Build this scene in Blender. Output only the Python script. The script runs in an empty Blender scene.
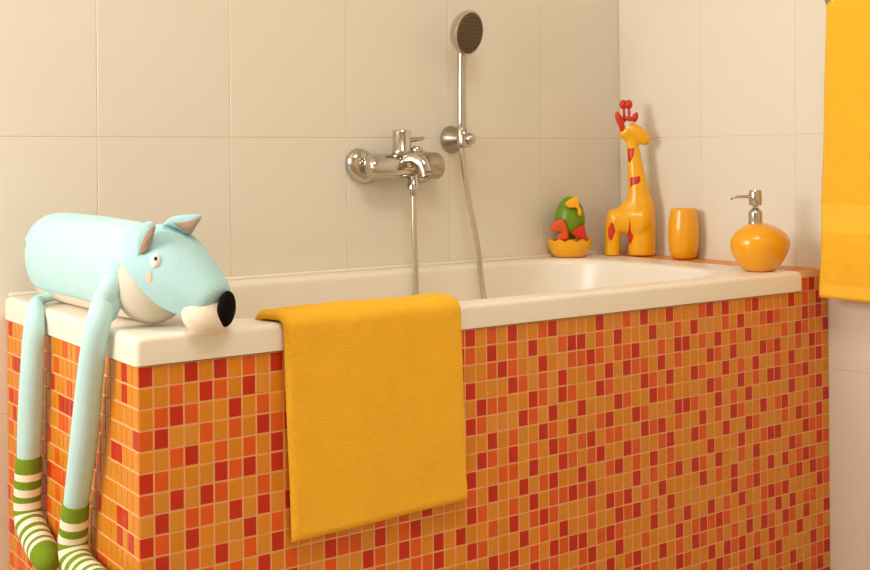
import bpy, bmesh, math, random
from mathutils import Vector, Matrix, noise
from mathutils.bvhtree import BVHTree

random.seed(7)
S = bpy.context.scene
COL = S.collection

# ------------------------------------------------------------------ camera
TH = 0.916349343989193                 # angle between the tub's long side and the optical axis
FPX, CX, CY, ROLL = 1206.977, 511.478, 156.8, -0.0079948
CAM = Vector((-0.64302828, -1.74589796, 1.00126731))
FWD = Vector((math.cos(TH), math.sin(TH), 0)); RGT = Vector((math.sin(TH), -math.cos(TH), 0)); UP = Vector((0, 0, 1))
cam_d = bpy.data.cameras.new('camera'); cam = bpy.data.objects.new('camera', cam_d); COL.objects.link(cam)
cam_d.sensor_fit = 'HORIZONTAL'; cam_d.sensor_width = 36; cam_d.lens = FPX / 870 * 36
cam_d.shift_x = -(CX - 435) / 870; cam_d.shift_y = -(285 - CY) / 870
cam_d.clip_start = 0.02
cr, sr = math.cos(ROLL), math.sin(ROLL)
R_ = RGT * cr + UP * sr; U_ = UP * cr - RGT * sr
cam.matrix_world = Matrix(((R_.x, U_.x, -FWD.x, CAM.x), (R_.y, U_.y, -FWD.y, CAM.y), (R_.z, U_.z, -FWD.z, CAM.z), (0, 0, 0, 1)))
S.camera = cam

# ------------------------------------------------------------------ world, lamps, exposure
S.view_settings.view_transform = 'Standard'; S.view_settings.look = 'None'
S.view_settings.gamma = 1; S.view_settings.use_curve_mapping = False
S.view_settings.exposure = 0.30
S.cycles.use_denoising = True
S.cycles.max_bounces = 8; S.cycles.diffuse_bounces = 5; S.cycles.glossy_bounces = 4
S.cycles.sample_clamp_indirect = 6
wd = bpy.data.worlds.new('world'); S.world = wd; wd.use_nodes = True
bg = wd.node_tree.nodes['Background']; bg.inputs[0].default_value = (1.0, 0.93, 0.82, 1); bg.inputs[1].default_value = 1.0
RX0, RX1, RY0, RY1, RZ = -1.75, 1.6048, -2.6, 0.69618, 2.75     # the room
def area(name, loc, rot, sx, sy, power, color):
    l = bpy.data.lights.new(name, 'AREA'); l.shape = 'RECTANGLE'; l.size = sx; l.size_y = sy; l.energy = power; l.color = color
    o = bpy.data.objects.new(name, l); COL.objects.link(o); o.location = loc; o.rotation_euler = rot
    return o
WY0, WY1, WZ0, WZ1 = -0.35, 0.66, 0.95, 2.25                     # window opening in the left wall
area('window_daylight', (RX0 - 0.06, (WY0 + WY1) / 2, (WZ0 + WZ1) / 2), (0, -math.pi / 2, 0), WZ1 - WZ0 - 0.1, WY1 - WY0 - 0.1, 31, (1, 0.98, 0.94))
area('ceiling_lamp_light', (0.1, -1.0, RZ - 0.12), (0, 0, 0), 0.8, 0.8, 16.5, (1, 0.94, 0.85))

# ------------------------------------------------------------------ pixel helpers
def ray(px, py):
    a, b = px - CX, py - CY
    k = 1 + ROLL * ROLL
    u, v = (a + ROLL * b) / k, (b - ROLL * a) / k
    return FWD * FPX + RGT * u - UP * v
def at(px, py, dep):                      # point at a distance along the optical axis
    return CAM + ray(px, py) * (dep / FPX)
def on(px, py, axis, val):                # point on an axis-aligned plane
    r = ray(px, py); return CAM + r * ((val - CAM[axis]) / r[axis])
def depth(p): return (Vector(p) - CAM).dot(FWD)

# ------------------------------------------------------------------ materials
def lin(c):
    return tuple(((v / 255) / 12.92 if v / 255 <= 0.04045 else ((v / 255 + 0.055) / 1.055) ** 2.4) for v in c) + (1,)
def mat(name, rgb, rough=0.5, metal=0.0, var=0.0, vscale=20.0, bump=0.0, bscale=200.0, coat=0.0, spec=0.5, sheen=0.0, rnd=0.0, detail=3.0):
    m = bpy.data.materials.new(name); m.use_nodes = True
    n = m.node_tree.nodes; l = m.node_tree.links; b = n['Principled BSDF']
    c = lin(rgb)
    b.inputs['Base Color'].default_value = c; b.inputs['Roughness'].default_value = rough; b.inputs['Metallic'].default_value = metal
    b.inputs['Coat Weight'].default_value = coat; b.inputs['Specular IOR Level'].default_value = spec
    if sheen:
        b.inputs['Sheen Weight'].default_value = sheen; b.inputs['Sheen Roughness'].default_value = 0.5
        b.inputs['Sheen Tint'].default_value = c
    tc = n.new('ShaderNodeTexCoord')
    if var or rnd:
        hs = n.new('ShaderNodeHueSaturation'); hs.inputs['Color'].default_value = c
        src = None
        if var:
            nz = n.new('ShaderNodeTexNoise'); nz.inputs['Scale'].default_value = vscale; nz.inputs['Detail'].default_value = detail
            l.new(tc.outputs['Object'], nz.inputs['Vector'])
            mr = n.new('ShaderNodeMapRange'); mr.inputs[3].default_value = 1 - var; mr.inputs[4].default_value = 1 + var
            l.new(nz.outputs['Fac'], mr.inputs[0]); src = mr.outputs[0]
        if rnd:
            oi = n.new('ShaderNodeObjectInfo'); mr2 = n.new('ShaderNodeMapRange'); mr2.inputs[3].default_value = 1 - rnd; mr2.inputs[4].default_value = 1 + rnd
            l.new(oi.outputs['Random'], mr2.inputs[0])
            if src:
                mu = n.new('ShaderNodeMath'); mu.operation = 'MULTIPLY'; l.new(src, mu.inputs[0]); l.new(mr2.outputs[0], mu.inputs[1]); src = mu.outputs[0]
            else: src = mr2.outputs[0]
        l.new(src, hs.inputs['Value']); l.new(hs.outputs[0], b.inputs['Base Color'])
    if bump:
        nb = n.new('ShaderNodeTexNoise'); nb.inputs['Scale'].default_value = bscale; nb.inputs['Detail'].default_value = 4
        l.new(tc.outputs['Object'], nb.inputs['Vector'])
        bp = n.new('ShaderNodeBump'); bp.inputs['Strength'].default_value = bump; bp.inputs['Distance'].default_value = 0.003
        l.new(nb.outputs['Fac'], bp.inputs['Height']); l.new(bp.outputs[0], b.inputs['Normal'])
    return m
M = dict(
    walltile=mat('wall_tile_glaze', (230, 222, 208), 0.32, var=0.015, vscale=3, rnd=0.012, bump=0.015, bscale=14),
    wallgrout=mat('wall_grout', (226, 215, 197), 0.9),
    paint=mat('wall_paint', (230, 221, 206), 0.8, var=0.01),
    floor=mat('floor_tile', (204, 188, 166), 0.4, var=0.04, vscale=5),
    enamel=mat('bath_enamel', (240, 231, 216), 0.30),
    grout=mat('mosaic_grout', (238, 178, 120), 0.85, var=0.03, vscale=60),
    ochre=mat('mosaic_amber', (220, 136, 26), 0.25, spec=0.35, rnd=0.05, var=0.03, vscale=90),
    ochre2=mat('mosaic_ochre', (218, 142, 44), 0.25, spec=0.35, rnd=0.05, var=0.03, vscale=90),
    orange=mat('mosaic_orange', (222, 90, 20), 0.25, spec=0.35, rnd=0.05, var=0.03, vscale=90),
    red=mat('mosaic_red', (196, 42, 10), 0.25, spec=0.35, rnd=0.06, var=0.03, vscale=90),
    terry=mat('yellow_terry', (255, 194, 56), 0.95, var=0.07, vscale=34, bump=0.9, bscale=420, sheen=0.25, spec=0.1, detail=6),
    plush=mat('pale_blue_plush', (190, 226, 227), 0.95, var=0.05, vscale=22, bump=0.35, bscale=260, sheen=0.35, spec=0.1),
    plush2=mat('pale_blue_plush_head', (178, 218, 222), 0.95, var=0.05, vscale=22, bump=0.35, bscale=260, sheen=0.3, spec=0.1),
    cream=mat('cream_plush', (236, 224, 204), 0.95, var=0.03, bump=0.3, bscale=260, sheen=0.2, spec=0.1),
    chest=mat('shaded_chest_plush', (218, 208, 190), 0.95, var=0.03, bump=0.3, bscale=260, spec=0.1),  # cream plush made greyer and darker: shading on the chest put into the colour
    earin=mat('ear_lining', (176, 150, 130), 0.95, bump=0.3, bscale=260, spec=0.1),
    nose=mat('black_felt', (22, 16, 12), 0.9, bump=0.2, bscale=300, spec=0.1),
    cheek=mat('cheek_felt', (232, 206, 186), 0.95, spec=0.1),
    white=mat('white_felt', (246, 244, 238), 0.8),
    black=mat('black_button', (20, 16, 14), 0.4),
    sockg=mat('green_knit', (122, 150, 40), 0.95, var=0.12, vscale=60, bump=0.5, bscale=300, spec=0.1),
    sockw=mat('white_knit', (244, 234, 212), 0.95, var=0.05, vscale=60, bump=0.5, bscale=300, spec=0.1),
    chrome=mat('chrome', (196, 190, 180), 0.12, metal=1.0),
    satin=mat('satin_metal', (176, 166, 150), 0.30, metal=1.0),
    hose=mat('metal_hose', (206, 196, 180), 0.3, metal=0.85),
    rubber=mat('spray_plate', (92, 72, 48), 0.5, var=0.05, vscale=60),
    nozzle=mat('nozzle_rubber', (48, 34, 22), 0.6),
    band=mat('woven_band', (255, 198, 66), 0.9, var=0.03, vscale=40, bump=0.3, bscale=500, spec=0.1),
    orangering=mat('orange_ring', (214, 120, 40), 0.35),
    yplastic=mat('yellow_plastic', (244, 176, 12), 0.28, coat=0.2),
    ydark=mat('amber_plastic', (238, 166, 12), 0.24, coat=0.4),
    rplastic=mat('red_plastic', (206, 44, 18), 0.35),
    oplastic=mat('orange_plastic', (226, 88, 24), 0.35),
    gplastic=mat('green_plastic', (110, 146, 12), 0.32),
    frame=mat('window_frame', (240, 236, 228), 0.5),
    lampm=mat('lamp_body', (235, 230, 220), 0.5),
)

# ------------------------------------------------------------------ object helpers
def link(name, me, parent=None, m=None):
    o = bpy.data.objects.new(name, me); COL.objects.link(o)
    if m is not None and me is not None:
        for k in (m if isinstance(m, (list, tuple)) else [m]):
            me.materials.append(M[k] if isinstance(k, str) else k)
    if parent is not None: o.parent = parent; o.matrix_parent_inverse = Matrix.Translation(-parent.location) if parent.parent is None else Matrix.Translation(-parent.matrix_basis.translation) 
    return o
def bm_obj(name, bm, m, parent=None, smooth=False, angle=None):
    me = bpy.data.meshes.new(name)
    bmesh.ops.recalc_face_normals(bm, faces=bm.faces[:])
    bm.to_mesh(me); bm.free()
    if smooth:
        for p in me.polygons: p.use_smooth = True
        if angle is not None: me.set_sharp_from_angle(angle=math.radians(angle))
    return link(name, me, parent, m)
def thing(name, label, cat, loc, group=None):
    o = bpy.data.objects.new(name, None); COL.objects.link(o); o.location = loc; o.empty_display_size = 0.05
    tag(o, label, cat, group); return o
def tag(o, label, cat, group=None):
    o['label'] = label; o['category'] = cat
    if group: o['group'] = group
    return o
def structure(o): o['kind'] = 'structure'; return o
def add_box(bm, x0, x1, y0, y1, z0, z1, bev=0.0, seg=2):
    r = bmesh.ops.create_cube(bm, size=1)
    for v in r['verts']:
        v.co = Vector(((x0 + x1) / 2 + v.co.x * (x1 - x0), (y0 + y1) / 2 + v.co.y * (y1 - y0), (z0 + z1) / 2 + v.co.z * (z1 - z0)))
    if bev:
        es = list({e for v in r['verts'] for e in v.link_edges})
        bmesh.ops.bevel(bm, geom=es, offset=bev, segments=seg, affect='EDGES', profile=0.5)
def loft(bm, rings, cap0=True, cap1=True, closed=False, mi=None):
    vs = [[bm.verts.new(p) for p in r] for r in rings]; n = len(rings[0])
    m = len(vs)
    for i in range(m if closed else m - 1):
        a, b = vs[i], vs[(i + 1) % m]
        for j in range(n):
            f = bm.faces.new((a[j], a[(j + 1) % n], b[(j + 1) % n], b[j]))
            if mi is not None: f.material_index = mi(i)
    if not closed:
        for ring, c, k in ((vs[0], cap0, 0), (vs[-1], cap1, m - 2)):
            if c:
                f = bm.faces.new(ring)
                if mi is not None: f.material_index = mi(k)
    return vs
def catmull(pts, sub):
    out = []
    n = len(pts)
    for i in range(n - 1):
        p0, p1, p2, p3 = pts[max(i - 1, 0)], pts[i], pts[i + 1], pts[min(i + 2, n - 1)]
        for k in range(sub):
            t = k / sub
            out.append([0.5 * (2 * b + (c - a) * t + (2 * a - 5 * b + 4 * c - d) * t * t + (3 * b - a - 3 * c + d) * t ** 3) for a, b, c, d in zip(p0, p1, p2, p3)])
    out.append(list(pts[-1])); return out
def tube_rings(pts, radii, n=20, sub=6, up=UP, round0=True, round1=True, flat=1.0):
    """rings along a smooth path; radii may be floats or (side, up) pairs"""
    P = [list(p) + (list(r) if isinstance(r, (tuple, list)) else [r * flat, r]) for p, r in zip(pts, radii)]
    P = catmull(P, sub) if sub > 1 else P
    C = [Vector(p[:3]) for p in P]; RA = [max(p[3], 1e-4) for p in P]; RB = [max(p[4], 1e-4) for p in P]
    T = []
    for i in range(len(C)):
        T.append((C[min(i + 1, len(C) - 1)] - C[max(i - 1, 0)]).normalized())
    rings = []
    b = Vector(up); b = (b - T[0] * b.dot(T[0]))
    if b.length < 1e-3: b = Vector((1, 0, 0)) - T[0] * T[0].x
    b.normalize()
    def ring(c, t, bb, ra, rb):
        s = t.cross(bb).normalized()
        return [c + s * (ra * math.cos(2 * math.pi * j / n)) + bb * (rb * math.sin(2 * math.pi * j / n)) for j in range(n)]
    frames = []
    for t in T:
        b = b - t * b.dot(t); b.normalize(); frames.append(b.copy())
    if round0:
        for k in range(5):
            a = (k + 0.35) / 5 * math.pi / 2
            h = min(RA[0], RB[0])
            rings.append(ring(C[0] - T[0] * (h * math.cos(a)), T[0], frames[0], RA[0] * math.sin(a), RB[0] * math.sin(a)))
    for c, t, bb, ra, rb in zip(C, T, frames, RA, RB): rings.append(ring(c, t, bb, ra, rb))
    if round1:
        for k in range(4, -1, -1):
            a = (k + 0.35) / 5 * math.pi / 2
            h = min(RA[-1], RB[-1])
            rings.append(ring(C[-1] + T[-1] * (h * math.cos(a)), T[-1], frames[-1], RA[-1] * math.sin(a), RB[-1] * math.sin(a)))
    return rings
def tube(bm, *a, **k): return loft(bm, tube_rings(*a, **k))
def lathe(bm, prof, origin, axis=UP, n=32, scale=(1, 1)):
    """profile of (radius, height) turned about an axis"""
    ax = Vector(axis).normalized(); a = ax.orthogonal().normalized()
    if abs(ax.z) > 0.99: a = Vector((1, 0, 0))
    b = ax.cross(a)
    o = Vector(origin)
    rings = [[o + ax * h + a * (max(r, 1e-4) * scale[0] * math.cos(2 * math.pi * j / n)) + b * (max(r, 1e-4) * scale[1] * math.sin(2 * math.pi * j / n)) for j in range(n)] for r, h in prof]
    return loft(bm, rings)
def ellipsoid(bm, c, ax, ay, az, seg=24, rings=14):
    """ax, ay, az are the half-axis vectors"""
    c = Vector(c)
    R = []
    for i in range(rings + 1):
        t = math.pi * (0.02 + 0.96 * i / rings)
        R.append([c + az * math.cos(t) + ax * (math.sin(t) * math.cos(2 * math.pi * j / seg)) + ay * (math.sin(t) * math.sin(2 * math.pi * j / seg)) for j in range(seg)])
    return loft(bm, R)
def surface_hit(objs, px, py):
    d = ray(px, py).normalized(); best = None
    for o in objs:
        me = o.data
        t = BVHTree.FromPolygons([v.co for v in me.vertices], [p.vertices for p in me.polygons])
        loc, nor, i, dist = t.ray_cast(CAM, d)
        if loc is not None and (best is None or dist < best[2]): best = (loc, nor if nor.dot(d) < 0 else -nor, dist)
    return best

# ------------------------------------------------------------------ measures of the bath
P = 0.0236; RP = 0.03160906; ZB = 22 * RP; ZT = 0.7405; W = RY1; L = RX1; RIMX = 64 * P
NC, NR = 68, 22
ORI = Vector((0, 0, 0))

# ------------------------------------------------------------------ room shell
def wall_box(name, *b, m='paint'):
    bm = bmesh.new(); add_box(bm, *b); return structure(bm_obj(name, bm, m))
wall_box('floor', RX0 - .1, RX1 + .1, RY0 - .1, RY1 + .1, -0.1, 0, m='floor')
wall_box('ceiling', RX0 - .1, RX1 + .1, RY0 - .1, RY1 + .1, RZ, RZ + .1)
wb = wall_box('wall_back', RX0 - .1, RX1 + .1, RY1 + .0005, RY1 + .1, 0, RZ, m='wallgrout')
wr = wall_box('wall_right', RX1 + .0005, RX1 + .1, RY0 - .1, RY1 + .0004, 0, RZ, m='wallgrout')
wall_box('wall_front', RX0 - .1, RX1 + .0014, RY0 - .1, RY0, 0, RZ)
bm = bmesh.new()
add_box(bm, RX0 - .1, RX0, RY0, RY1, 0, WZ0); add_box(bm, RX0 - .1, RX0, RY0, RY1, WZ1, RZ)
add_box(bm, RX0 - .1, RX0, RY0, WY0, WZ0, WZ1); add_box(bm, RX0 - .1, RX0, WY1, RY1, WZ0, WZ1)
structure(bm_obj('wall_left', bm, 'paint'))
bm = bmesh.new()
for a, b, c, d in ((WY0, WY1, WZ0, WZ0 + .05), (WY0, WY1, WZ1 - .05, WZ1), (WY0, WY0 + .05, WZ0 + .05, WZ1 - .05), (WY1 - .05, WY1, WZ0 + .05, WZ1 - .05)):
    add_box(bm, RX0 - .05, RX0 + .01, a, b, c, d)
structure(bm_obj('window_1', bm, 'frame'))
# large glazed tiles, each a slightly proud slab; columns and rows measured from the joints
XJ0, XP, YJ0, YP, ZJ0, ZP = 0.177, 0.2868, 0.0905, 0.3012, 0.5129, 0.5349
def tile_mesh(name, axis, w, h, m):
    bm = bmesh.new(); j = 0.0010
    if axis == 'y': add_box(bm, -w / 2 + j, w / 2 - j, 0, 0.004, -h / 2 + j, h / 2 - j, 0.0007, 1)
    else: add_box(bm, 0, 0.004, -w / 2 + j, w / 2 - j, -h / 2 + j, h / 2 - j, 0.0007, 1)
    me = bpy.data.meshes.new(name); bm.to_mesh(me); bm.free(); me.materials.append(M[m]); return me
def clipped_tiles(parent, axis, lo, hi, j0, pitch, plane):
    cache = {}
    k = math.floor((lo - j0) / pitch)
    while j0 + k * pitch < hi - 1e-3:
        a, b = max(lo, j0 + k * pitch), min(hi, j0 + (k + 1) * pitch); k += 1
        if b - a < 0.02: continue
        q = math.floor((0 - ZJ0) / ZP)
        while ZJ0 + q * ZP < RZ - 1e-3:
            c, d = max(0, ZJ0 + q * ZP), min(RZ, ZJ0 + (q + 1) * ZP); q += 1
            if d - c < 0.02: continue
            if axis == 'y' and a > 0.05 and d < 0.6: continue      # behind the bath
            key = (round(b - a, 4), round(d - c, 4))
            if key not in cache: cache[key] = tile_mesh('wall_tile', axis, b - a, d - c, 'walltile')
            o = bpy.data.objects.new('wall_tile', cache[key]); COL.objects.link(o); o.parent = parent
            o.location = ((a + b) / 2, plane, (c + d) / 2) if axis == 'y' else (plane, (a + b) / 2, (c + d) / 2)
clipped_tiles(wb, 'y', RX0, RX1 - .0005, XJ0, XP, RY1 - .0005)
clipped_tiles(wr, 'x', RY0, RY1 - .0016, YJ0, YP, RX1 - .0005)
# ceiling lamp fitting
lt = thing('ceiling_lamp', 'flat white square ceiling lamp over the bathroom floor', 'lamp', (0.1, -1.0, RZ))
bm = bmesh.new(); add_box(bm, -.35, .55, -1.45, -.55, RZ - .10, RZ, .01); bm_obj('lamp_body', bm, 'lampm', lt)

# ------------------------------------------------------------------ mosaic bath surround
FRONT = {  # R red, C orange, . amber; '?' unseen
}
def put(r, c0, s):
    for i, ch in enumerate(s):
        if ch != ' ': FRONT[(r, c0 + i)] = ch
for r, s in enumerate(('R..R.R.C.R', '..C.RC.R..', '.CRC..R.C.', 'CR..C.C.RC', '..CR.C.C.R', 'RC...RCR.R', 'C.R.RC..C.', '.R.CC.R.R.R', 'RC.R...R.C.', '.R.C.R.C.R.', '..C.R.C.R.C..RCC.R.CR....R', '.....C....R...C..RC.RC.R.R.')): put(r, 0, s)
put(10, 10, 'C..RCC.R.CR....R'); put(11, 10, 'R..C..RC.RC.R.R.'); put(12, 17, 'R..CCR..R'); put(13, 22, '.RC.')
RIGHT = [  # columns 25 to 67
    'R.C.R..CR....R..C.R..R...CR.R..CR.....R.C.R.',
    'C.R.C.R..CRR.C.R...R..C.R...C.R..CRC...RCR..',
    '..CRC..R..CCRC.CCR..C.RR.C.R.C.R....C.RC..R.',
    'R...RC.C.R..C.R.RCC.R.C...RC.R...RCR..C.RC..',
    '.RCC..RC.RC..RC...RC.R..RC..R.C.R..C.R..CR..',
    'RC...RC.R..R...RC..RCC....RC..R.C.RR.CCR....',
    '..R.C..RC.R..CR..RC...RRC..R.C.R.....R..CR..',
    '.RC.R.C.RC.CR.CC..RCR.C..R.C.RC..R.CR..C..R.',
    'R..CC.R..RC.CR..RC..CR..RC..R..RC....C.RC.R.',
    'C.R..R.CR..R..CR.C.R.C....R...R..CRR...RCC..',
    'RC..C.R.CCRCR....R.C.CR.RC.R..C.R....RC..RC.',
    '..C.R.CRC...C.RCR.C.R....R.C.R..C.R.R.CRC...',
    'RC...R.C.R..C..RCR.C.R.......R.CR....CR.RCC.',
    '..RCR.C.RCRR..CRC...R.C.R..R.C.R..CRCR....RC',
    '...RC.RCC..CR..R..C...R.CRCRC..C.CCR.R.CC...',
    '....C....RC.C.R.CR..R.C.RC.CC.C.R.RC.RC.R..R',
    '................R.CC..RC..R..RCR.C.R..C.R..C.',
    '........................RC.RC.C.R..CRC...R.C',
    '..........................R..R.R.C.C.R..CCR.',
    '.....................................CR.CR..']
for r, s in enumerate(RIGHT): put(r, 25, s[:43])
# exact readings of the far end, columns 58 to 67
for r, s in enumerate(('....R.C.R.', 'CRC...RCR.', '...C.RC..R', 'RCR..C.RC.', '..C.R..CR.', '.RR.CCR...', '....R..CR.', 'R.CR..C..R', '...C.RC.R.', 'CRR...RCC.', '....RC..RC', '.R.R.CRC..', '....CR.RCC', 'CRCR....RC', 'C.R.R.CC..', 'RC.RC.R..R', '.R.C.R..C.', '.CR....R.C', 'C.C.R..CCR', '....CR.CR.')): put(r, 58, s)
# middle columns 52 to 61, rows 8 to 18
for r, s in zip(range(4, 19), ('.R.C.R..C.', 'C..R.C.RR.', 'R.C.R.....', 'C.RC..R.CR', '.R..RC...C', '...R..CRR.', 'R..C.R....', 'C.R..C.R.R', '..R.CR....', '.C.R..CRCR', 'RC..C.C.R.', 'C.C.R.RC.R', '.RCR.C.R.C', 'RC.C.R.CR.', '..R.R.C.C.')): put(r, 52, s)
for r, s in zip(range(9, 18), ('.C....R.', '.CR.RC.R', 'R....R.C', '.R......', '.C.R..R.', '..R.CRCR', 'R.C.RC.C', '..RC..R.', '...CRC.R')): put(r, 45, s)
for r, s in zip(range(9, 17), ('..CR.C.R', 'R....R.C', 'C.RCR.C.', 'C..RCR.C', '.CRC...R', 'R..R..C.', 'C.R.CR..', '....R.CC')): put(r, 37, s)
for r, s in zip(range(6, 16), ('.RC.R..', 'C.RC.CR', 'R..RC.C', '.CR..R.', 'R.CCRCR', 'CRC...C', '.C.R..C', 'C.RCRR.', 'RCC..CR', '...RC.C')): put(r, 31, s)
for r, s in zip(range(5, 15), ('RC...R', '..R.C.', '.RC.R.', 'R..CC.', 'C.R..R', 'RC..C.', '..C.R.', 'RC...R', '..RCR.', '...RC.')): put(r, 25, s)
KEYS = {'R': 'red', 'C': 'orange'}
def colour(ch):
    if ch in KEYS: return KEYS[ch]
    return random.choice(('ochre', 'ochre', 'ochre2'))
def rand_ch(a=.17, b=.37):
    x = random.random(); return 'R' if x < a else 'C' if x < b else '.'
su = thing('bath_surround', 'bath surround clad in amber, orange and red square mosaic under the white rim', 'bath surround', (0.8, 0.35, 0))
bm = bmesh.new(); add_box(bm, 0.0012, L - .0016, 0.0012, 0.035, 0, ZB - .0004); fp = bm_obj('front_panel', bm, 'grout', su)
bm = bmesh.new(); add_box(bm, 0.0012, 0.035, 0.0352, W - .0012, 0, ZB - .0004); ep = bm_obj('end_panel', bm, 'grout', su)
LZ = 0.7392
bm = bmesh.new(); add_box(bm, RIMX + .002, L - .0016, 0.0012, W - .0012, ZB, LZ - .001); lp = bm_obj('ledge', bm, 'grout', su)
JT = 0.0032
tile_cache = {}
def mosaic_mesh(axis, w, h, key):
    k = (axis, round(w, 4), round(h, 4), key)
    if k in tile_cache: return tile_cache[k]
    bm = bmesh.new(); t = 0.0016
    a, b = (w - JT) / 2, (h - JT) / 2; i = 0.0007
    if axis == 'y': f = lambda u, v, o: Vector((u, -o, v))
    elif axis == 'x': f = lambda u, v, o: Vector((-o, -u, v))
    else: f = lambda u, v, o: Vector((u, v, o))
    lo = [bm.verts.new(f(u, v, -t)) for u, v in ((-a, -b), (a, -b), (a, b), (-a, b))]
    mid = [bm.verts.new(f(u, v, -i)) for u, v in ((-a, -b), (a, -b), (a, b), (-a, b))]
    hi = [bm.verts.new(f(u, v, 0)) for u, v in ((-a + i, -b + i), (a - i, -b + i), (a - i, b - i), (-a + i, b - i))]
    for r0, r1 in ((lo, mid), (mid, hi)):
        for q in range(4): bm.faces.new((r0[q], r0[(q + 1) % 4], r1[(q + 1) % 4], r1[q]))
    bm.faces.new(hi); bm.faces.new(lo[::-1])
    me = bpy.data.meshes.new('mosaic_tile'); bmesh.ops.recalc_face_normals(bm, faces=bm.faces[:]); bm.to_mesh(me); bm.free(); me.materials.append(M[key]); tile_cache[k] = me; return me
tiles = []          # (visible size, panel, axis, w, h, key, location)
for c in range(NC):
    for r in range(-1, NR):
        if r == -1 and c < 64: continue
        ch = FRONT.get((r, c)) or rand_ch()
        if r == -1: ch = {64: 'C', 65: 'R', 66: '.', 67: 'C'}[c]
        x, z = (c + .5) * P, ZB - (r + .5) * RP
        size = 1 / depth((x, 0, z)) ** 2 * (0.6 + 0.3)
        py = CY + (CAM.z - z) * FPX / depth((x, 0, z)) + ROLL * ((x - CAM.x) * math.sin(TH) + CAM.y * math.cos(TH)) * FPX / depth((x, 0, z))
        if py > 572: size = -1; ch = rand_ch()
        if 0.235 < x < 0.57 and z > 0.42: size = -1
        tiles.append((size, fp if r >= 0 else lp, 'y', P, RP, colour(ch), Vector((x, 0, z))))
nl = int(W / P)
for c in range(nl + 1):
    w = P if c < nl else W - nl * P
    if w < 0.006: continue
    for r in range(NR):
        y, z = c * P + w / 2, ZB - (r + .5) * RP
        py = CY + (CAM.z - z) * FPX / depth((0, y, z)) + 3.4
        size = 1 / depth((0, y, z)) ** 2 * 0.32
        if py > 572: size = -1
        tiles.append((size, ep, 'x', w, RP, colour(rand_ch(.12, .30)), Vector((0, y, z))))
for i in range(4):
    for j in range(int(W / P)):
        tiles.append((0.01, lp, 'z', P, P, colour('.'), Vector(((64.5 + i) * P + (.001 if i == 0 else 0) , (j + .5) * P + .003, LZ))))
tiles.sort(key=lambda t: -t[0])
for t in tiles[:300]:
    o = bpy.data.objects.new('mosaic_tile', mosaic_mesh(*t[2:6])); COL.objects.link(o); o.parent = t[1]; o.matrix_parent_inverse = Matrix.Identity(4)
    o.location = t[6]
keys = ['ochre', 'ochre2', 'orange', 'red']
for panel, nm in ((fp, 'front_mosaic'), (ep, 'end_mosaic'), (lp, 'ledge_mosaic')):
    V, F, MI = [], [], []
    for t in tiles[300:]:
        if t[1] is not panel: continue
        me = mosaic_mesh(*t[2:6]); b = len(V)
        V += [tuple(v.co + t[6]) for v in me.vertices]; F += [[b + k for k in p.vertices] for p in me.polygons]; MI += [keys.index(t[5])] * len(me.polygons)
    if not V: continue
    me = bpy.data.meshes.new(nm); me.from_pydata(V, [], F)
    for k in keys: me.materials.append(M[k])
    me.polygons.foreach_set('material_index', MI)
    o = link(nm, me); o.parent = panel; o['kind'] = 'stuff'

# ------------------------------------------------------------------ bathtub
def rrect(x0, x1, y0, y1, r, z, k=10, m=14):
    pts = []
    cs = ((x1 - r, y0 + r, -math.pi / 2), (x1 - r, y1 - r, 0), (x0 + r, y1 - r, math.pi / 2), (x0 + r, y0 + r, math.pi))
    for q, (cx, cy, a0) in enumerate(cs):
        for i in range(k + 1):
            a = a0 + math.pi / 2 * i / k; pts.append(Vector((cx + r * math.cos(a), cy + r * math.sin(a), z)))
        nx, ny, na = cs[(q + 1) % 4]
        e = Vector((nx + r * math.cos(na), ny + r * math.sin(na), z)); s = pts[-1].copy()
        for i in range(1, m): pts.append(s.lerp(e, i / m))
    return pts
X0, X1, Y0, Y1 = -.005, RIMX, -.005, W - .002
bm = bmesh.new()
rings = [rrect(X0 + .02, X1 - .02, Y0 + .045, Y1 - .02, .01, ZB + .0020), rrect(X0, X1, Y0, Y1, .008, ZB + .0020)]
for a in range(0, 6):
    t = a / 5 * math.pi / 2; i = .010 * (1 - math.cos(t)); rings.append(rrect(X0 + i, X1 - i, Y0 + i, Y1 - i, .010, ZT - .010 + .010 * math.sin(t)))
BX0, BX1, BY0, BY1 = .150, 1.400, .046, W - .046
rings.append(rrect(BX0 - .012, BX1 + .012, BY0 - .010, BY1 + .010, .17, ZT))
for a in range(0, 5):
    t = a / 4 * math.pi / 2; i = .014 * math.sin(t); rings.append(rrect(BX0 + i, BX1 - i, BY0 + i, BY1 - i, .165, ZT - .014 * (1 - math.cos(t))))
for f, z in ((.12, .08), (.3, .18), (.55, .27), (.75, .335), (.9, .375), (1.0, .40)):
    e = f * f
    rings.append(rrect(BX0 + .014 + .05 * f + .05 * e, BX1 - .014 - .12 * f - .10 * e, BY0 + .014 + .03 * f + .06 * e, BY1 - .014 - .03 * f - .06 * e, .15, ZT - .014 - z + .014 * 0))
rings.append(rrect(BX0 + .3, BX1 - .4, BY0 + .2, BY1 - .2, .08, ZT - .42))
loft(bm, rings, cap0=False)
tub = bm_obj('bathtub', bm, 'enamel', smooth=True, angle=50)
bm = bmesh.new(); add_box(bm, .002, RIMX - .002, W - .0135, W - .0012, ZT - .001, ZT + .0065, .003, 3); bm_obj('back_upstand', bm, 'enamel', tub, True, 60)
tag(tub, 'white enamel bathtub with a thick rounded rim set in orange mosaic', 'bathtub')

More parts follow.
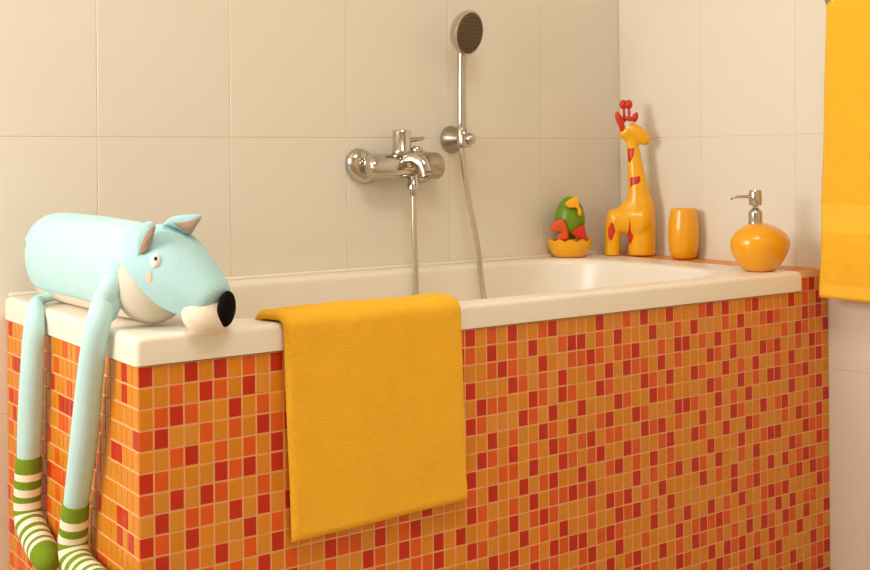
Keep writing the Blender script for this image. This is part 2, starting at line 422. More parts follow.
# ------------------------------------------------------------------ towels
def towel_mesh(path, halfw, thick, nx, name, parent=None, seed=0, wob=0.0015, m='terry', mi=None):
    """path: list of (centre point, across-left vector, across-right vector, out normal); thick slab with rounded edges"""
    bm = bmesh.new(); rings = []
    ns = len(path)
    for i, (l, r, nrm, te) in enumerate(path):
        top, bot = [], []
        for j in range(nx + 1):
            s = j / nx; e = min(s, 1 - s) * (r - l).length
            k = min(1.0, e / (thick * .5)); th = thick * .5 * math.sqrt(max(0.0, 1 - (1 - k) ** 2)) * te
            c = l.lerp(r, s)
            w = nrm * (wob * noise.noise(c * 9 + Vector((seed, 0, 0))) * 2 + .0004 * noise.noise(c * 160))
            top.append(c + nrm * max(th, .0006) + w); bot.append(c - nrm * max(th, .0006) + w)
        rings.append(top + bot[::-1])
    loft(bm, rings, mi=mi)
    return bm_obj(name, bm, m, parent, smooth=True)
def path_points(poly, step):
    out = []
    for i in range(len(poly) - 1):
        a, b = Vector(poly[i]), Vector(poly[i + 1]); n = max(1, int((b - a).length / step))
        for k in range(n): out.append(a.lerp(b, k / n))
    out.append(Vector(poly[-1])); return out
TK = 0.016
poly = [(-.0145, .393)] + [(-.0145, .730)]
for a in range(0, 7):
    t = a / 6 * math.pi / 2; poly.append((-.0145 + .020 * (1 - math.cos(t)), .733 + .0185 * math.sin(t)))
poly.append((.034, .7525))
for a in range(1, 8):
    t = a / 7 * math.pi / 2; poly.append((.034 + .040 * math.sin(t), .7525 - .034 * (1 - math.cos(t))))
poly += [(.085, .66), (.095, .60)]
pp = path_points(poly, .006)
path = []
cum = 0
for i, q in enumerate(pp):
    a, b = pp[max(i - 1, 0)], pp[min(i + 1, len(pp) - 1)]; t = (b - a).normalized(); nrm = Vector((0, -t.y, t.x))
    if i: cum += (pp[i] - pp[i - 1]).length
    g = max(0, min(1, (q.y - .40) / .34)) if q.x < 0 else 1
    back = max(0, cum - .345)
    xl = .241 - .012 * g - min(.012, back * .22); xr = .581 - .011 * g - min(.02, back * .2)
    en = min(cum, 1e9) ; te = math.sqrt(max(0.02, 1 - (1 - min(1, en / (TK * .5))) ** 2))
    dz = .008 * (1 - g)
    path.append((Vector((xl, q.x, q.y)), Vector((xr, q.x, q.y + dz)), nrm, te))
tw = towel_mesh(path, 0, TK, 70, 'bath_towel', seed=3)
tag(tw, 'yellow terry towel draped over the front rim of the bathtub', 'towel')

# towel on the rail of the right wall
RAILX = L - .055; RAILZ = on(826, 4, 0, RAILX)[2] - .0170
poly = [(RAILX - .012, .683)] + [(RAILX - .012, RAILZ)]
for a in range(1, 9):
    t = a / 8 * math.pi; poly.append((RAILX - .012 * math.cos(t), RAILZ + .019 * math.sin(t)))
poly.append((RAILX + .014, .75))
pp = path_points(poly, .008); path = []; cum = 0; cums = []
for i, q in enumerate(pp):
    a, b = pp[max(i - 1, 0)], pp[min(i + 1, len(pp) - 1)]; t = (b - a).normalized(); nrm = Vector((-t.y, 0, t.x))
    if i: cum += (pp[i] - pp[i - 1]).length
    g = (q.y - .683) / .67; cums.append(cum)
    te = 1.0
    if .012 < cum < .032: te = 0.8
    if .034 < cum < .040: te = .62
    if .13 < cum < .20: te = 0.72
    if cum < .004: te = .5
    yl = on(826 - 10 * (1 - g), 150, 0, RAILX - .02)[1]
    front = q.x < RAILX
    path.append((Vector((q.x, yl - (.060 * max(0, min(1, (q.x - RAILX + .008) / .020))), q.y)), Vector((q.x, -.36, q.y - .000)), nrm, te))
path = [(r, l, n, te) for l, r, n, te in path]
ht = towel_mesh(path, 0, .011, 60, 'hanging_towel', seed=11, wob=.002, m=['terry', 'band'], mi=lambda i: 1 if cums[min(i, len(cums) - 1)] < .030 or .138 < cums[min(i, len(cums) - 1)] < .205 else 0)
tag(ht, 'yellow terry towel with a woven hem hanging from the wall rail', 'towel')
by = on(833, -1, 0, L)
rl = thing('towel_rail', 'chrome towel rail on the wall holding the hanging yellow towel', 'towel rail', (L, -.1, RAILZ))
bm = bmesh.new(); tube(bm, [(RAILX, by.y - .03, RAILZ), (RAILX, -.40, RAILZ)], [.0050, .0050], n=16, sub=1); bm_obj('bar', bm, 'chrome', rl, True)
by = on(833, -1, 0, L)
for y in (by.y, -.392):
    bm = bmesh.new(); tube(bm, [(RAILX, y - .03, RAILZ), (L - .012, y - .005, RAILZ + .006), (L - .004, y, by.z)], [.005, .006, .007], n=16, sub=3); lathe(bm, [(.016, 0), (.018, .003), (.018, .007), (.014, .010)], (L - .0005, y, by.z), (-1, 0, 0), 24)
    bm_obj('bracket', bm, 'chrome', rl, True, 40)

# ------------------------------------------------------------------ bath mixer
YM = W - .058
mx = thing('bath_mixer', 'chrome wall-mounted bath mixer with lever and short spout', 'mixer tap', (.88, W, .98))
Zm = .982
ca = on(360, 166.5, 1, W); xm0 = ca.x
xm1 = on(417, 166, 1, W).x
for x in (xm0, xm1):
    bm = bmesh.new(); lathe(bm, [(.030, 0), (.036, .002), (.0375, .008), (.035, .016), (.028, .024), (.018, .028)], (x, W - .0008, Zm), (0, -1, 0), 36, (1, 1.22))
    ro = bm_obj('rosette', bm, 'chrome', mx, True)
    bm = bmesh.new(); tube(bm, [(x, W - .02, Zm), (x, YM, Zm)], [(.016, .018)] * 2, n=24, sub=1); bm_obj('connector', bm, 'chrome', mx, True)
xb0 = on(368, 166, 1, YM).x; xb1 = on(438, 168, 1, YM).x
bm = bmesh.new()
prof = [(.010, xb0 - .004), (.020, xb0 - .002), (.024, xb0 + .003), (.0255, xb0 + .012), (.0265, xb0 + .05), (.0265, xb1 - .045)]
lathe(bm, [(r, h - xb0) for r, h in prof], (xb0, YM, Zm), (1, 0, 0), 36, (1.16, 1.0)); bm_obj('body', bm, 'chrome', mx, True)
bm = bmesh.new(); lathe(bm, [(.0255, -.043), (.0285, -.041), (.0295, -.034), (.0295, -.004), (.027, 0), (.020, .0025), (.004, .003)], (xb1, YM, Zm), (1, 0, 0), 36, (1.12, 1.0)); bm_obj('end_knob', bm, 'satin', mx, True, 45)
# lever cartridge on top
cl = on(402, 150, 1, YM - .004)
bm = bmesh.new(); lathe(bm, [(.019, -.004), (.0230, .004), (.0230, .010), (.0215, .012), (.0215, .053), (.0195, .057), (.010, .0585)], (cl.x, YM - .004, Zm + .026), UP, 32); lv = bm_obj('lever_cap', bm, 'chrome', mx, True, 45)
bm = bmesh.new(); q0 = Vector((cl.x, YM - .004, Zm + .060)); tube(bm, [q0, q0 + Vector((.022, -.008, .001)), q0 + Vector((.048, -.014, .004))], [(.008, .007), (.0075, .0060), (.0065, .0045)], n=14); bm_obj('lever', bm, 'chrome', mx, True)
# spout
q = Vector((cl.x + .006, YM - .010, Zm + .010))
bm = bmesh.new(); tube(bm, [q, q + Vector((.008, -.026, .006)), q + Vector((.013, -.048, -.006)), q + Vector((.016, -.058, -.028))], [(.021, .019), (.020, .017), (.018, .015), (.0165, .0135)], n=24, round1=False, up=(1, 0, 0)); sp = bm_obj('spout', bm, 'chrome', mx, True, 60)
e = q + Vector((.0161, -.0584, -.0285)); bm = bmesh.new(); lathe(bm, [(.0135, 0), (.0135, .006), (.009, .0065), (.009, .003)], e, (.12, -.30, -1), 24); bm_obj('aerator', bm, 'satin', sp, True, 40)
# diverter knob
dv = on(417, 154, 1, YM - .02)
bm = bmesh.new(); lathe(bm, [(.010, 0), (.010, .014), (.013, .016), (.013, .024), (.010, .027), (.003, .028)], (dv.x, YM - .02, Zm + .018), UP, 24); bm_obj('diverter', bm, 'chrome', mx, True, 45)
# hose outlet below the body
ho = on(413.5, 188, 1, YM - .01)
bm = bmesh.new(); lathe(bm, [(.0125, .0), (.0125, -.020), (.0145, -.022), (.0145, -.036), (.010, -.040), (.0085, -.052)], (ho.x, YM - .01, Zm - .018), UP, 24); bm_obj('hose_outlet', bm, 'chrome', mx, True, 45)

# ------------------------------------------------------------------ shower holder, hand shower
hc = on(451, 139.5, 1, W)
hd = thing('shower_holder', 'chrome conical wall bracket holding the hand shower', 'shower holder', (hc.x, W, hc.z))
bm = bmesh.new(); lathe(bm, [(.030, 0), (.0325, .002), (.0325, .005), (.026, .020), (.019, .034), (.015, .045)], (hc.x, W - .0008, hc.z), (0, -1, 0), 36, (1, 1.05)); bm_obj('wall_cone', bm, 'satin', hd, True, 50)
YH = W - .060
bm = bmesh.new(); tube(bm, [(hc.x, W - .04, hc.z), (hc.x, YH - .022, hc.z)], [(.012, .014)] * 2, n=20, sub=1); bm_obj('arm', bm, 'chrome', hd, True)
bm = bmesh.new(); lathe(bm, [(.006, -.022), (.0165, -.020), (.0175, -.012), (.0175, .014), (.015, .018), (.006, .019)], (hc.x - .004, YH, hc.z), UP, 28); bm_obj('clamp', bm, 'chrome', hd, True, 40)
bm = bmesh.new(); lathe(bm, [(.011, 0), (.013, .002), (.013, .006), (.010, .009), (.003, .010)], (hc.x, YH - .019, hc.z), (0, -1, 0), 24); bm_obj('end_button', bm, 'satin', hd, True)
hx = on(461.5, 100, 1, YH).x
zc0, zc1 = hc.z + .0, on(461, 58, 1, YH).z
hs = thing('hand_shower', 'chrome hand shower with round dark spray face and metal hose', 'hand shower', (hx, YH, hc.z))
bm = bmesh.new(); tube(bm, [(hx, YH, hc.z + .020), (hx, YH, hc.z + .05), (hx, YH - .002, zc1 - .04), (hx, YH - .006, zc1 + .012)], [.0095, .0112, .0112, .013], n=22); hn = bm_obj('handle', bm, 'chrome', hs, True)
bm = bmesh.new(); lathe(bm, [(.0085, -.024), (.0125, -.022), (.0125, .000), (.0105, .003)], (hx, YH, hc.z + .026), UP, 22); bm_obj('collar', bm, 'satin', hn, True, 40)
fc = on(469, 33, 1, YH - .035)
fn = Vector((.10, -1, -.22)).normalized()
a1 = Vector((1, .1, 0)).normalized(); a1 = (a1 - fn * a1.dot(fn)).normalized(); a2 = fn.cross(a1); a2 = a2 if a2.z > 0 else -a2
def disc(prof, m, nm, par, sw=.0425, sh=.0530):
    bm = bmesh.new(); n = 44
    loft(bm, [[fc + fn * h + a1 * (r * sw * math.cos(2 * math.pi * j / n)) + a2 * (r * sh * math.sin(2 * math.pi * j / n)) for j in range(n)] for r, h in prof]); return bm_obj(nm, bm, m, par, True, 50)
hdd = disc([(.05, -.044), (.35, -.042), (.65, -.036), (.88, -.025), (1.0, -.012), (1.04, -.002), (1.02, .002), (.95, .003)], 'chrome', 'head_shell', hs)
disc([(.94, .0025), (.93, .0045), (.60, .0065), (.02, .0070)], 'rubber', 'spray_face', hs)
bm = bmesh.new()
for k in range(1, 5):
    for j in range(6 * k):
        t = 2 * math.pi * j / (6 * k); c = fc + fn * .006 + a1 * (k / 4.9 * .0385 * math.cos(t)) + a2 * (k / 4.9 * .0470 * math.sin(t))
        lathe(bm, [(.0013, -.001), (.0011, .0022)], c, fn, 6)
nz = bm_obj('nozzles', bm, 'nozzle', hs); nz['kind'] = 'stuff'
# hose: from the mixer down into the tub and up to the handle
hp = [Vector((ho.x, YM - .01, Zm - .066)), on(414, 230, 1, YM - .012), on(416, 275, 1, YM - .014), on(417.5, 310, 1, YM - .02)]
hp += [Vector((hp[-1].x + .01, YM - .05, .50)), Vector((hp[-1].x + .06, YM - .11, .42)), Vector((hp[-1].x + .14, YM - .10, .44)), Vector((hp[-1].x + .19, YM - .07, .55))]
hp += [on(484, 295, 1, YH - .02), on(478, 250, 1, YH - .015), on(470, 205, 1, YH - .008), on(464, 170, 1, YH - .002), Vector((hx, YH, hc.z - .02)), Vector((hx, YH, hc.z + .01))]
bm = bmesh.new()
cen = catmull([list(p) for p in hp], 26)
rad = [.0064 + .0006 * math.sin(i * math.pi * .9) for i in range(len(cen))]
loft(bm, tube_rings([Vector(c) for c in cen], rad, n=12, sub=1, up=Vector((0, 1, 0))))
bm_obj('hose', bm, 'hose', hs, True)

# ------------------------------------------------------------------ plush dog
dog = thing('plush_dog', 'pale blue plush dog with a long snout lying on the bathtub rim', 'soft toy', (.066, .35, ZT))
BXc, RXb, RZb = .066, .064, .081
bm = bmesh.new(); rings = []; n = 40
def body_ring(y, f, dz=0.0, grow=0.0, a0=0, a1=2 * math.pi, closed=True, cnt=n):
    out = []
    for j in range(cnt + (0 if closed else 1)):
        a = a0 + (a1 - a0) * j / cnt
        ca, sa = math.cos(a), math.sin(a)
        rx = (RXb * f + grow); rz = (RZb * f + grow)
        z = ZT + RZb + .0015 + sa * rz + dz
        x = BXc + rx * math.copysign(abs(ca) ** .9, ca)
        z = max(z, ZT + .001 - grow * .3)
        out.append(Vector((x, y, z)))
    return out
BY = [(.612, .10), (.611, .45), (.607, .72), (.598, .89), (.585, .975), (.565, 1.0), (.48, 1.01), (.38, .99), (.28, .98), (.20, .97), (.16, .94), (.125, .86), (.10, .70), (.083, .45), (.075, .15)]
for y, f in BY: rings.append(body_ring(y, f, noise.noise(Vector((y * 9, 0, 0))) * .002))
loft(bm, rings); body = bm_obj('body', bm, 'plush', dog, True)
# folded rump seam and tail flap
bm = bmesh.new(); pts = []; 
for j in range(0, 15):
    a = math.radians(92 + j * 4.6); pts.append(Vector((BXc + .0570 * math.cos(a), .601, ZT + RZb + .0735 * math.sin(a))))
tube(bm, pts, [(.006, .0045)] * len(pts), n=10, sub=2, up=(0, 1, 0)); bm_obj('rump_seam', bm, 'plush2', dog, True)
# belly panel
bm = bmesh.new(); A0, A1 = math.radians(180 + 44), math.radians(360 - 44)
rr = [body_ring(y, f, 0, .0014, A0, A1, False, 18) for y, f in BY[4:-3]]
vs = [[bm.verts.new(p) for p in r] for r in rr]
for i in range(len(vs) - 1):
    for j in range(len(vs[0]) - 1): bm.faces.new((vs[i][j], vs[i][j + 1], vs[i + 1][j + 1], vs[i + 1][j]))
bm_obj('belly', bm, 'cream', dog, True)
bm = bmesh.new(); ellipsoid(bm, (BXc - .002, .106, ZT + .064), Vector((.059, 0, 0)), Vector((0, .056, 0)), Vector((0, 0, .0610))); bm_obj('chest', bm, 'chest', dog, True)
# head
A = at(152, 253, 1.900); B = at(221, 309, 1.838); ax = (B - A)
bm = bmesh.new()
hr = [(-.16, .030), (-.06, .048), (.08, .0575), (.25, .0605), (.45, .0560), (.65, .0480), (.80, .0405), (.88, .0360), (.93, .0300), (.955, .0200)]
tube(bm, [A + ax * t for t, r in hr], [r for t, r in hr], n=40, sub=4, round1=False); head = bm_obj('head', bm, 'plush2', dog, True)
axn = ax.normalized(); side = axn.cross(UP).normalized(); hup = side.cross(axn).normalized()
# muzzle and nose
bm = bmesh.new(); mc = at(206.5, 314.5, 1.846); ellipsoid(bm, mc, axn * .0375, side * .040, hup * .0300, 30, 18); muz = bm_obj('muzzle', bm, 'cream', dog, True)
bm = bmesh.new(); nc = at(226.5, 309, 1.836); nd = (RGT * .88 - FWD * .40 - UP * .10).normalized(); nu = (UP - nd * UP.dot(nd)).normalized(); ns = nd.cross(nu)
ellipsoid(bm, nc, nu * .0280, ns * .0190, nd * .0100, 30, 14); bm_obj('nose', bm, 'nose', dog, True)
# ears: curved leaf of plush with a lining
def ear(outline, dep, thick, lining, ldep):
    bm = bmesh.new()
    def slab(poly, d0, d1, inset):
        c = Vector((sum(p[0] for p in poly) / len(poly), sum(p[1] for p in poly) / len(poly)))
        sm = catmull([list(p) for p in poly + [poly[0]]], 5)[:-1]
        rings = []
        for k in range(7):
            t = k / 6 * math.pi; s = 1 - inset * (1 - math.sin(t)); d = d0 + (d1 - d0) * (1 - math.cos(t)) / 2
            rings.append([at(c.x + (p[0] - c.x) * s, c.y + (p[1] - c.y) * s, d + (p[1] - c.y) * .0004) for p in sm])
        loft(bm, rings)
    slab(outline, dep, dep + thick, .10); o = bm_obj('ear', bm, 'plush2', dog, True)
    bm = bmesh.new(); slab(lining, ldep, ldep + .006, .12); bm_obj('ear_lining', bm, 'earin', o, True)
ear([(137, 256), (137, 240), (141, 227), (148, 221), (155.5, 224), (152, 240), (144, 253)], 1.826, .022, [(139.5, 254), (142, 243), (149, 229), (155.5, 226), (152, 240), (145, 252)], 1.8235)
ear([(163, 224), (172, 217), (188, 214.5), (202, 215.5), (197, 225), (190, 234.5), (178, 229)], 1.862, .022, [(173, 223), (186, 221.5), (199, 218), (195, 227), (190, 233.5), (181, 229)], 1.8595)
# eye, cheek
def stuck(nm, px, py, w, h, t, m, par, base):
    loc, nor, _ = surface_hit(base, px, py)
    r = RGT - nor * RGT.dot(nor); r.normalize(); u = nor.cross(r); u = u if u.z > 0 else -u
    bm = bmesh.new(); ellipsoid(bm, loc, r * w, u * h, nor * t, 24, 10); return bm_obj(nm, bm, m, par, True)
ey = stuck('eye', 155.3, 261, .0078, .0112, .0062, 'white', dog, [head])
stuck('pupil', 155.6, 258.6, .0026, .0034, .0016, 'black', ey, [ey])
stuck('cheek_spot', 149, 277.5, .0062, .0086, .0012, 'cheek', dog, [head])
# legs and striped socks
def leg(path, rads, sock, srads, foot):
    bm = bmesh.new(); tube(bm, path, rads, n=22, sub=7, up=Vector((1, 0, 0))); lg = bm_obj('leg', bm, 'plush', dog, True)
    C = [list(p) + [r] for p, r in zip(sock, srads)]; C = catmull(C, 12)
    cum = [0]
    for i in range(1, len(C)): cum.append(cum[-1] + (Vector(C[i][:3]) - Vector(C[i - 1][:3])).length)
    rings = tube_rings([Vector(c[:3]) for c in C], [c[3] for c in C], n=24, sub=1, up=Vector((1, 0, 0)), round0=False)
    tot = cum[-1]
    def band(i):
        s = cum[max(0, min(len(cum) - 1, i))]
        if s < .024 or s > tot - foot: return 0
        return 1 if ((s - .024) % .0268) < .0142 else 0
    bm = bmesh.new(); loft(bm, rings, mi=band)
    bm_obj('sock', bm, ['sockg', 'sockw'], lg, True)
xh = -.0275
pl = [Vector((.034, .500, .757)), on(38, 301, 0, .003), on(35.5, 312, 0, -.016), on(34, 331, 0, -.025), on(32, 380, 0, xh), on(30, 425, 0, xh), on(28.5, 460, 0, xh)]
ps = [on(28.5, 456, 0, xh), on(28, 480, 0, xh), on(27.5, 502, 0, xh), on(29, 520, 0, xh), on(36, 538, 0, xh), on(44, 553, 0, xh - .004), on(48, 560, 0, xh - .008)]
leg(pl, [.009, .0105, .0150, .0180, .0205, .0210, .0195], ps, [.0215, .0225, .0230, .0240, .0250, .0240, .0215], .022)
pl = [Vector((.034, .165, .832)), on(112, 284, 0, .002), on(104, 303, 0, -.010), on(98, 325, 0, -.024), on(92.5, 355, 0, xh - .002), on(88, 400, 0, xh - .002), on(83, 450, 0, xh - .002), on(76, 503, 0, xh - .002)]
ps = [on(76, 503, 0, xh - .002), on(74, 525, 0, xh - .002), on(73, 545, 0, xh - .002), on(78, 565, 0, xh - .002), on(92, 580, 0, xh - .002), on(106, 590, 0, xh - .004)]
leg(pl, [.012, .0165, .0185, .0185, .0190, .0205, .0210, .0190], ps, [.0208, .0220, .0230, .0245, .0250, .0220], .02)
# crumpled cloth where the front leg joins the body
bm = bmesh.new(); tube(bm, [on(119, 265, 0, .020), on(116, 280, 0, .010), on(112, 297, 0, .002), on(106, 314, 0, -.008)], [(.013, .013), (.0165, .0190), (.0165, .0190), (.014, .016)], n=20, up=Vector((1, 0, 0))); bm_obj('shoulder', bm, 'plush2', dog, True)

# ------------------------------------------------------------------ toys and bottles on the rim
def remesh(o, vox, smooth=6):
    m = o.modifiers.new('remesh', 'REMESH'); m.mode = 'VOXEL'; m.voxel_size = vox; m.use_smooth_shade = True
    s = o.modifiers.new('smooth', 'SMOOTH'); s.iterations = smooth; s.factor = .5
def settle(b, px):
    '''slide a point sideways until it shows at the wanted column'''
    b = Vector(b); sc = FPX / depth(b); u = (b - CAM).dot(RGT) * sc; v = -(b - CAM).z * sc
    return b + RGT * ((px - (CX + u - ROLL * v)) / sc)
def profile_frame(base, pxc, pyb):
    sc = FPX / depth(base)
    return (lambda px, py, w=0.0: Vector(base) + RGT * ((px - pxc) / sc) + UP * ((pyb - py) / sc) + FWD * w), sc
gb = settle((1.512, .578, ZT), 631); f, sc = profile_frame(gb, 631, 254.6); k = 1 / sc
gx = thing('toy_giraffe', 'yellow plastic toy giraffe with red spots standing in the tiled corner', 'toy', gb)
bm = bmesh.new()
def gt(pts, rads, fl=.8): tube(bm, [f(*p) for p in pts], [(r * k * fl, r * k) for r in rads], n=20, sub=4, up=UP)
def gv(pts, rads, fl=.8, r1=True): tube(bm, [f(*p) for p in pts], [(r * k, r * k * fl) for r in rads], n=20, sub=4, up=FWD, round1=r1)
gv([(617, 216), (613.5, 230), (612.5, 246), (612.5, 254.3)], [10.5, 8.6, 7.8, 7.6], r1=False); gv([(641, 203), (642, 222), (642, 241.5), (642, 254.3)], [13.5, 14.3, 13.8, 13.6], r1=False)
gt([(617.5, 219), (628, 219), (640, 221)], [11.5, 15, 18]); gt([(622, 213), (634, 207)], [8, 12])
gv([(641, 225), (640, 210), (639, 190), (636.5, 170), (634.5, 151), (632, 140), (629, 133)], [15, 14.4, 11.0, 8.5, 6.6, 5.6, 5.4])
gt([(625.5, 133), (632, 130), (640, 134), (646, 138.5)], [6.4, 8.6, 8.0, 6.6], .85)
gbody = bm_obj('body', bm, 'yplastic', gx, True); remesh(gbody, .0028, 16)
# painted spots sit flush on the body
def flush_patch(nm, outline, m, par, base, lift=.0016):
    """thin patch following the front surface of a body"""
    c = (sum(p[0] for p in outline) / len(outline), sum(p[1] for p in outline) / len(outline))
    N = len(outline); rows = 4; pts = [[surface_hit(base, *c)]]
    for q in range(1, rows + 1):
        s = q / rows; pts.append([surface_hit(base, c[0] + (p[0] - c[0]) * s, c[1] + (p[1] - c[1]) * s) for p in outline])
    bm = bmesh.new()
    def mk(h, q):
        if h is None: return None
        return bm.verts.new(h[0] + h[1] * (lift * (1 if q < rows else -.5)))
    V = [[mk(h, q) for h in r] for q, r in enumerate(pts)]
    for j in range(N):
        j2 = (j + 1) % N
        for q in range(rows):
            fs = [V[0][0], V[1][j], V[1][j2]] if q == 0 else [V[q][j], V[q + 1][j], V[q + 1][j2], V[q][j2]]
            if all(v is not None for v in fs): bm.faces.new(fs)
    return bm_obj(nm, bm, m, par, True)
dg = bpy.context.evaluated_depsgraph_get()
class _H: pass
def frozen(o):
    h = _H(); bpy.context.view_layer.update(); h.data = bpy.data.meshes.new_from_object(o.evaluated_get(bpy.context.evaluated_depsgraph_get())); return h
gs = [frozen(gbody)]
def dense(p, n=4):
    out = []
    for i in range(len(p)):
        a, b = p[i], p[(i + 1) % len(p)]
        for q in range(n): out.append((a[0] + (b[0] - a[0]) * q / n, a[1] + (b[1] - a[1]) * q / n))
    return out
for ol in ([(611, 220.5), (614, 224), (615.8, 231), (613, 239), (610.5, 242), (608, 238), (607.8, 229)],
           [(629.3, 215), (630.3, 222), (630.6, 231), (634, 236.5), (632, 243), (629.5, 246), (626.7, 240), (627.5, 233), (628.8, 228)],
           [(629.5, 177), (640.5, 175.3), (641, 181), (638.5, 184), (634, 184.5), (629.8, 188)],
           [(627, 148), (634.8, 147), (634, 155), (630.5, 163), (627.8, 162)]):
    flush_patch('spot', dense(ol), 'rplastic', gx, gs)
bm = bmesh.new(); tube(bm, [f(625.5, 120), f(625, 108)], [1.5 * k, 1.4 * k], n=10, sub=1); ellipsoid(bm, f(624.6, 103.5), RGT * (4.0 * k), FWD * (3.6 * k), UP * (4.7 * k)); bm_obj('horn', bm, 'rplastic', gx, True)
bm = bmesh.new(); tube(bm, [f(630.3, 119), f(630, 108)], [1.5 * k, 1.4 * k], n=10, sub=1); ellipsoid(bm, f(629.8, 103.5), RGT * (4.0 * k), FWD * (3.6 * k), UP * (4.7 * k)); bm_obj('horn', bm, 'rplastic', gx, True)
def leafy(nm, outline, w0, w1, m, par, fr=f, inset=.25):
    c = (sum(p[0] for p in outline) / len(outline), sum(p[1] for p in outline) / len(outline)); sm = catmull([list(p) for p in outline + [outline[0]]], 4)[:-1]
    bm = bmesh.new(); R = []
    for q in range(9):
        t = q / 8 * math.pi; s = 1 - inset * (1 - math.sin(t)); R.append([fr(c[0] + (p[0] - c[0]) * s, c[1] + (p[1] - c[1]) * s, w0 + (w1 - w0) * (1 - math.cos(t)) / 2) for p in sm])
    loft(bm, R); return bm_obj(nm, bm, m, par, True)
leafy('ear', [(616, 111.5), (619, 111), (624, 117.5), (625, 122), (624, 128), (621.5, 130), (618.5, 124), (616, 117)], -.016, -.004, 'rplastic', gx, inset=.12)
leafy('ear', [(631, 119), (634, 113.5), (638, 111), (639.5, 114), (638.5, 119), (635.5, 121.5)], -.006, .010, 'rplastic', gx, inset=.12)
leafy('forelock', [(623, 117), (628, 115), (634, 116), (637, 119), (630, 120.5)], -.010, .012, 'rplastic', gx)
e1 = stuck('eye', 628, 126.2, .0062, .0080, .0046, 'white', gx, gs); stuck('pupil', 628, 125.6, .0024, .0030, .0012, 'satin', e1, [e1])

# hatchling in an eggshell
cb = settle((1.385, .640, ZT), 570); f2, sc2 = profile_frame(cb, 570, 256.6); k2 = 1 / sc2
ck = thing('toy_hatchling', 'green toy chick with red wings sitting in a yellow half eggshell', 'toy', cb)
bm = bmesh.new(); n = 48; Rr = []
outer = [(11, 0), (15, .8), (17.5, 3), (19.8, 7), (21.4, 11), (22.4, 14.5)]
for r, z in outer: Rr.append([cb + UP * (z * k2) + RGT * (r * k2 * math.cos(2 * math.pi * j / n)) + FWD * (r * .86 * k2 * math.sin(2 * math.pi * j / n)) for j in range(n)])
zig = lambda j: (3.0 if j % 4 == 0 else 1.6 if j % 2 else .4)
Rr.append([cb + UP * ((16 + zig(j)) * k2) + RGT * (22.9 * k2 * math.cos(2 * math.pi * j / n)) + FWD * (22.9 * .86 * k2 * math.sin(2 * math.pi * j / n)) for j in range(n)])
Rr.append([cb + UP * ((16 + zig(j)) * k2) + RGT * (21.4 * k2 * math.cos(2 * math.pi * j / n)) + FWD * (21.4 * .86 * k2 * math.sin(2 * math.pi * j / n)) for j in range(n)])
for r, z in ((20, 13), (17, 8), (10, 6)): Rr.append([cb + UP * (z * k2) + RGT * (r * k2 * math.cos(2 * math.pi * j / n)) + FWD * (r * .86 * k2 * math.sin(2 * math.pi * j / n)) for j in range(n)])
loft(bm, Rr); bm_obj('eggshell', bm, 'yplastic', ck, True, 60)
bm = bmesh.new(); R = []
for i in range(19):
    t = math.pi * (.02 + .96 * i / 18); zz = math.cos(t); rr_ = math.sin(t) * (15.0 - 1.2 * zz)
    R.append([f2(570.3 + rr_ * math.cos(2 * math.pi * j / 36), 217.5 - 21.8 * zz, rr_ * .9 * k2 * math.sin(2 * math.pi * j / 36)) for j in range(36)])
loft(bm, R); cbody = bm_obj('body', bm, 'gplastic', ck, True)
leafy('beak', [(564.5, 202.5), (570, 198), (577.5, 195), (578.8, 200), (579, 205), (581.5, 211), (580, 215), (577.5, 213.5), (577.8, 209.5), (575, 206.5), (568, 206.5)], -.044, -.030, 'yplastic', ck, f2)
leafy('wing', [(549.5, 226), (554, 220.5), (562.5, 217.8), (566, 224), (568, 232), (568.5, 238.5), (561, 239), (560, 230.5), (551.5, 229.5)], -.042, -.022, 'oplastic', ck, f2)
leafy('wing', [(570.5, 231.5), (577, 226), (583.5, 224), (585, 231), (587, 239), (580, 237.5), (574, 235.5)], -.044, -.020, 'rplastic', ck, f2)
leafy('foot', [(558, 232), (563, 231), (566, 236), (563, 241), (557, 241)], -.040, -.022, 'oplastic', ck, f2)

# tumbler
ub = settle((1.556, .415, ZT), 684); sc3 = FPX / depth(ub); k3 = 1 / sc3
bm = bmesh.new()
prof = [(8.5, .0), (11.0, .6), (12.5, 3), (14.3, 9), (15.3, 17), (15.6, 25), (15.2, 33), (14.2, 41), (12.9, 48), (12.6, 49.4), (12.0, 50), (11.4, 49.4), (12.4, 44), (13.6, 34), (13.9, 24), (12.4, 8), (8, 4)]
lathe(bm, [(r * k3, h * k3) for r, h in prof], ub, UP, 40); tu = bm_obj('tumbler', bm, 'ydark', smooth=True, angle=60)
tag(tu, 'amber barrel-shaped bathroom tumbler on the ledge beside the toy giraffe', 'cup')

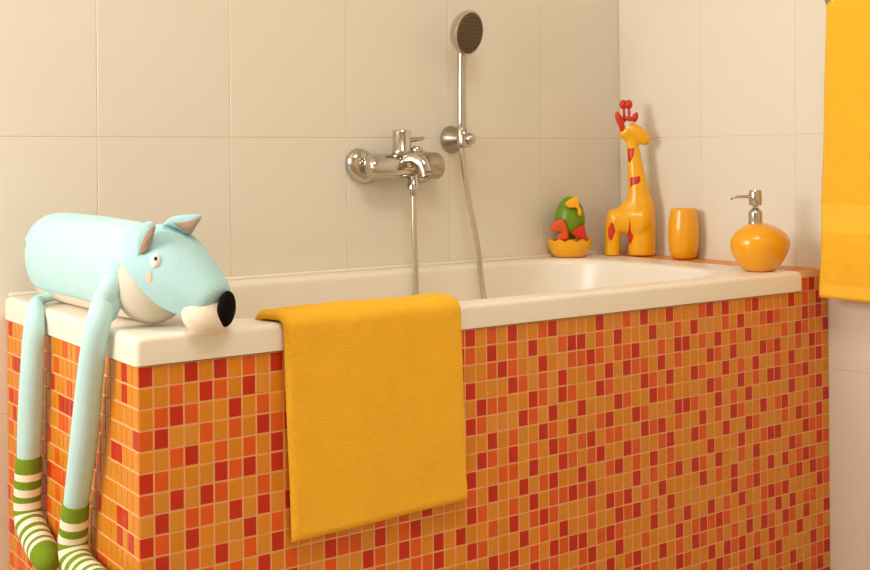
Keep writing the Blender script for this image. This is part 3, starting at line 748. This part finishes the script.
# soap dispenser
sb = settle((1.44, .068, ZT), 761); f4, sc4 = profile_frame(sb, 761, 271.5); k4 = 1 / sc4
sd = thing('soap_dispenser', 'round orange pebble soap dispenser with chrome pump on the rim corner', 'soap dispenser', sb)
sil = [(271.5, 748, 773), (270.6, 745, 776), (268, 741.5, 779.2), (264, 738, 782), (259, 734.6, 785.2), (254, 732.3, 787.6), (249, 731.1, 789.6), (245, 730.8, 790.4), (241, 731.3, 790.2), (237, 732.8, 788.6), (233, 735.6, 785.2), (229, 739.8, 779.6), (226, 744.4, 773.5), (224, 749, 767.5), (223.2, 753, 763)]
bm = bmesh.new(); R = []
fine = catmull([list(s) for s in sil], 3)
for py, l_, r_ in fine:
    cxm, a = 758.5, None
    ring = []
    for j in range(40):
        t = 2 * math.pi * j / 40; c, s = math.cos(t), math.sin(t)
        hw = (r_ - cxm) if c > 0 else (cxm - l_)
        b = ((r_ - l_) / 59.6) * 25.5 * k4
        ring.append(f4(cxm + hw * (c if c < 0 else c * (1 - .10 * abs(s)) ), py, b * s * (1 - .25 * max(0, c) ** 2)))
    R.append(ring)
loft(bm, R); bm_obj('bottle', bm, 'ydark', sd, True)
pc = f4(756, 223.6)
def pump(nm, prof, par, m='chrome'):
    bm = bmesh.new(); lathe(bm, [(r * k4, h * k4) for r, h in prof], pc, UP, 28); return bm_obj(nm, bm, m, par, True, 40)
pump('collar', [(7.2, -.6), (7.2, 1.4), (6.9, 1.8), (6.9, 10.5), (6.2, 12), (4.4, 14.4), (3.2, 15)], sd)
hd2 = pump('pump_head', [(2.6, 13), (2.6, 17), (5.8, 18), (6.4, 19), (6.4, 31.5), (5.6, 33), (1, 33.4)], sd)
bm = bmesh.new(); q = pc + UP * (26.5 * k4); tube(bm, [q - RGT * (3 * k4), q - RGT * (14 * k4) + UP * (.3 * k4), q - RGT * (22 * k4) - UP * (.6 * k4), q - RGT * (24 * k4) - UP * (2.0 * k4)], [1.7 * k4, 1.5 * k4, 1.3 * k4, 1.2 * k4], n=14); bm_obj('spout', bm, 'chrome', hd2, True)
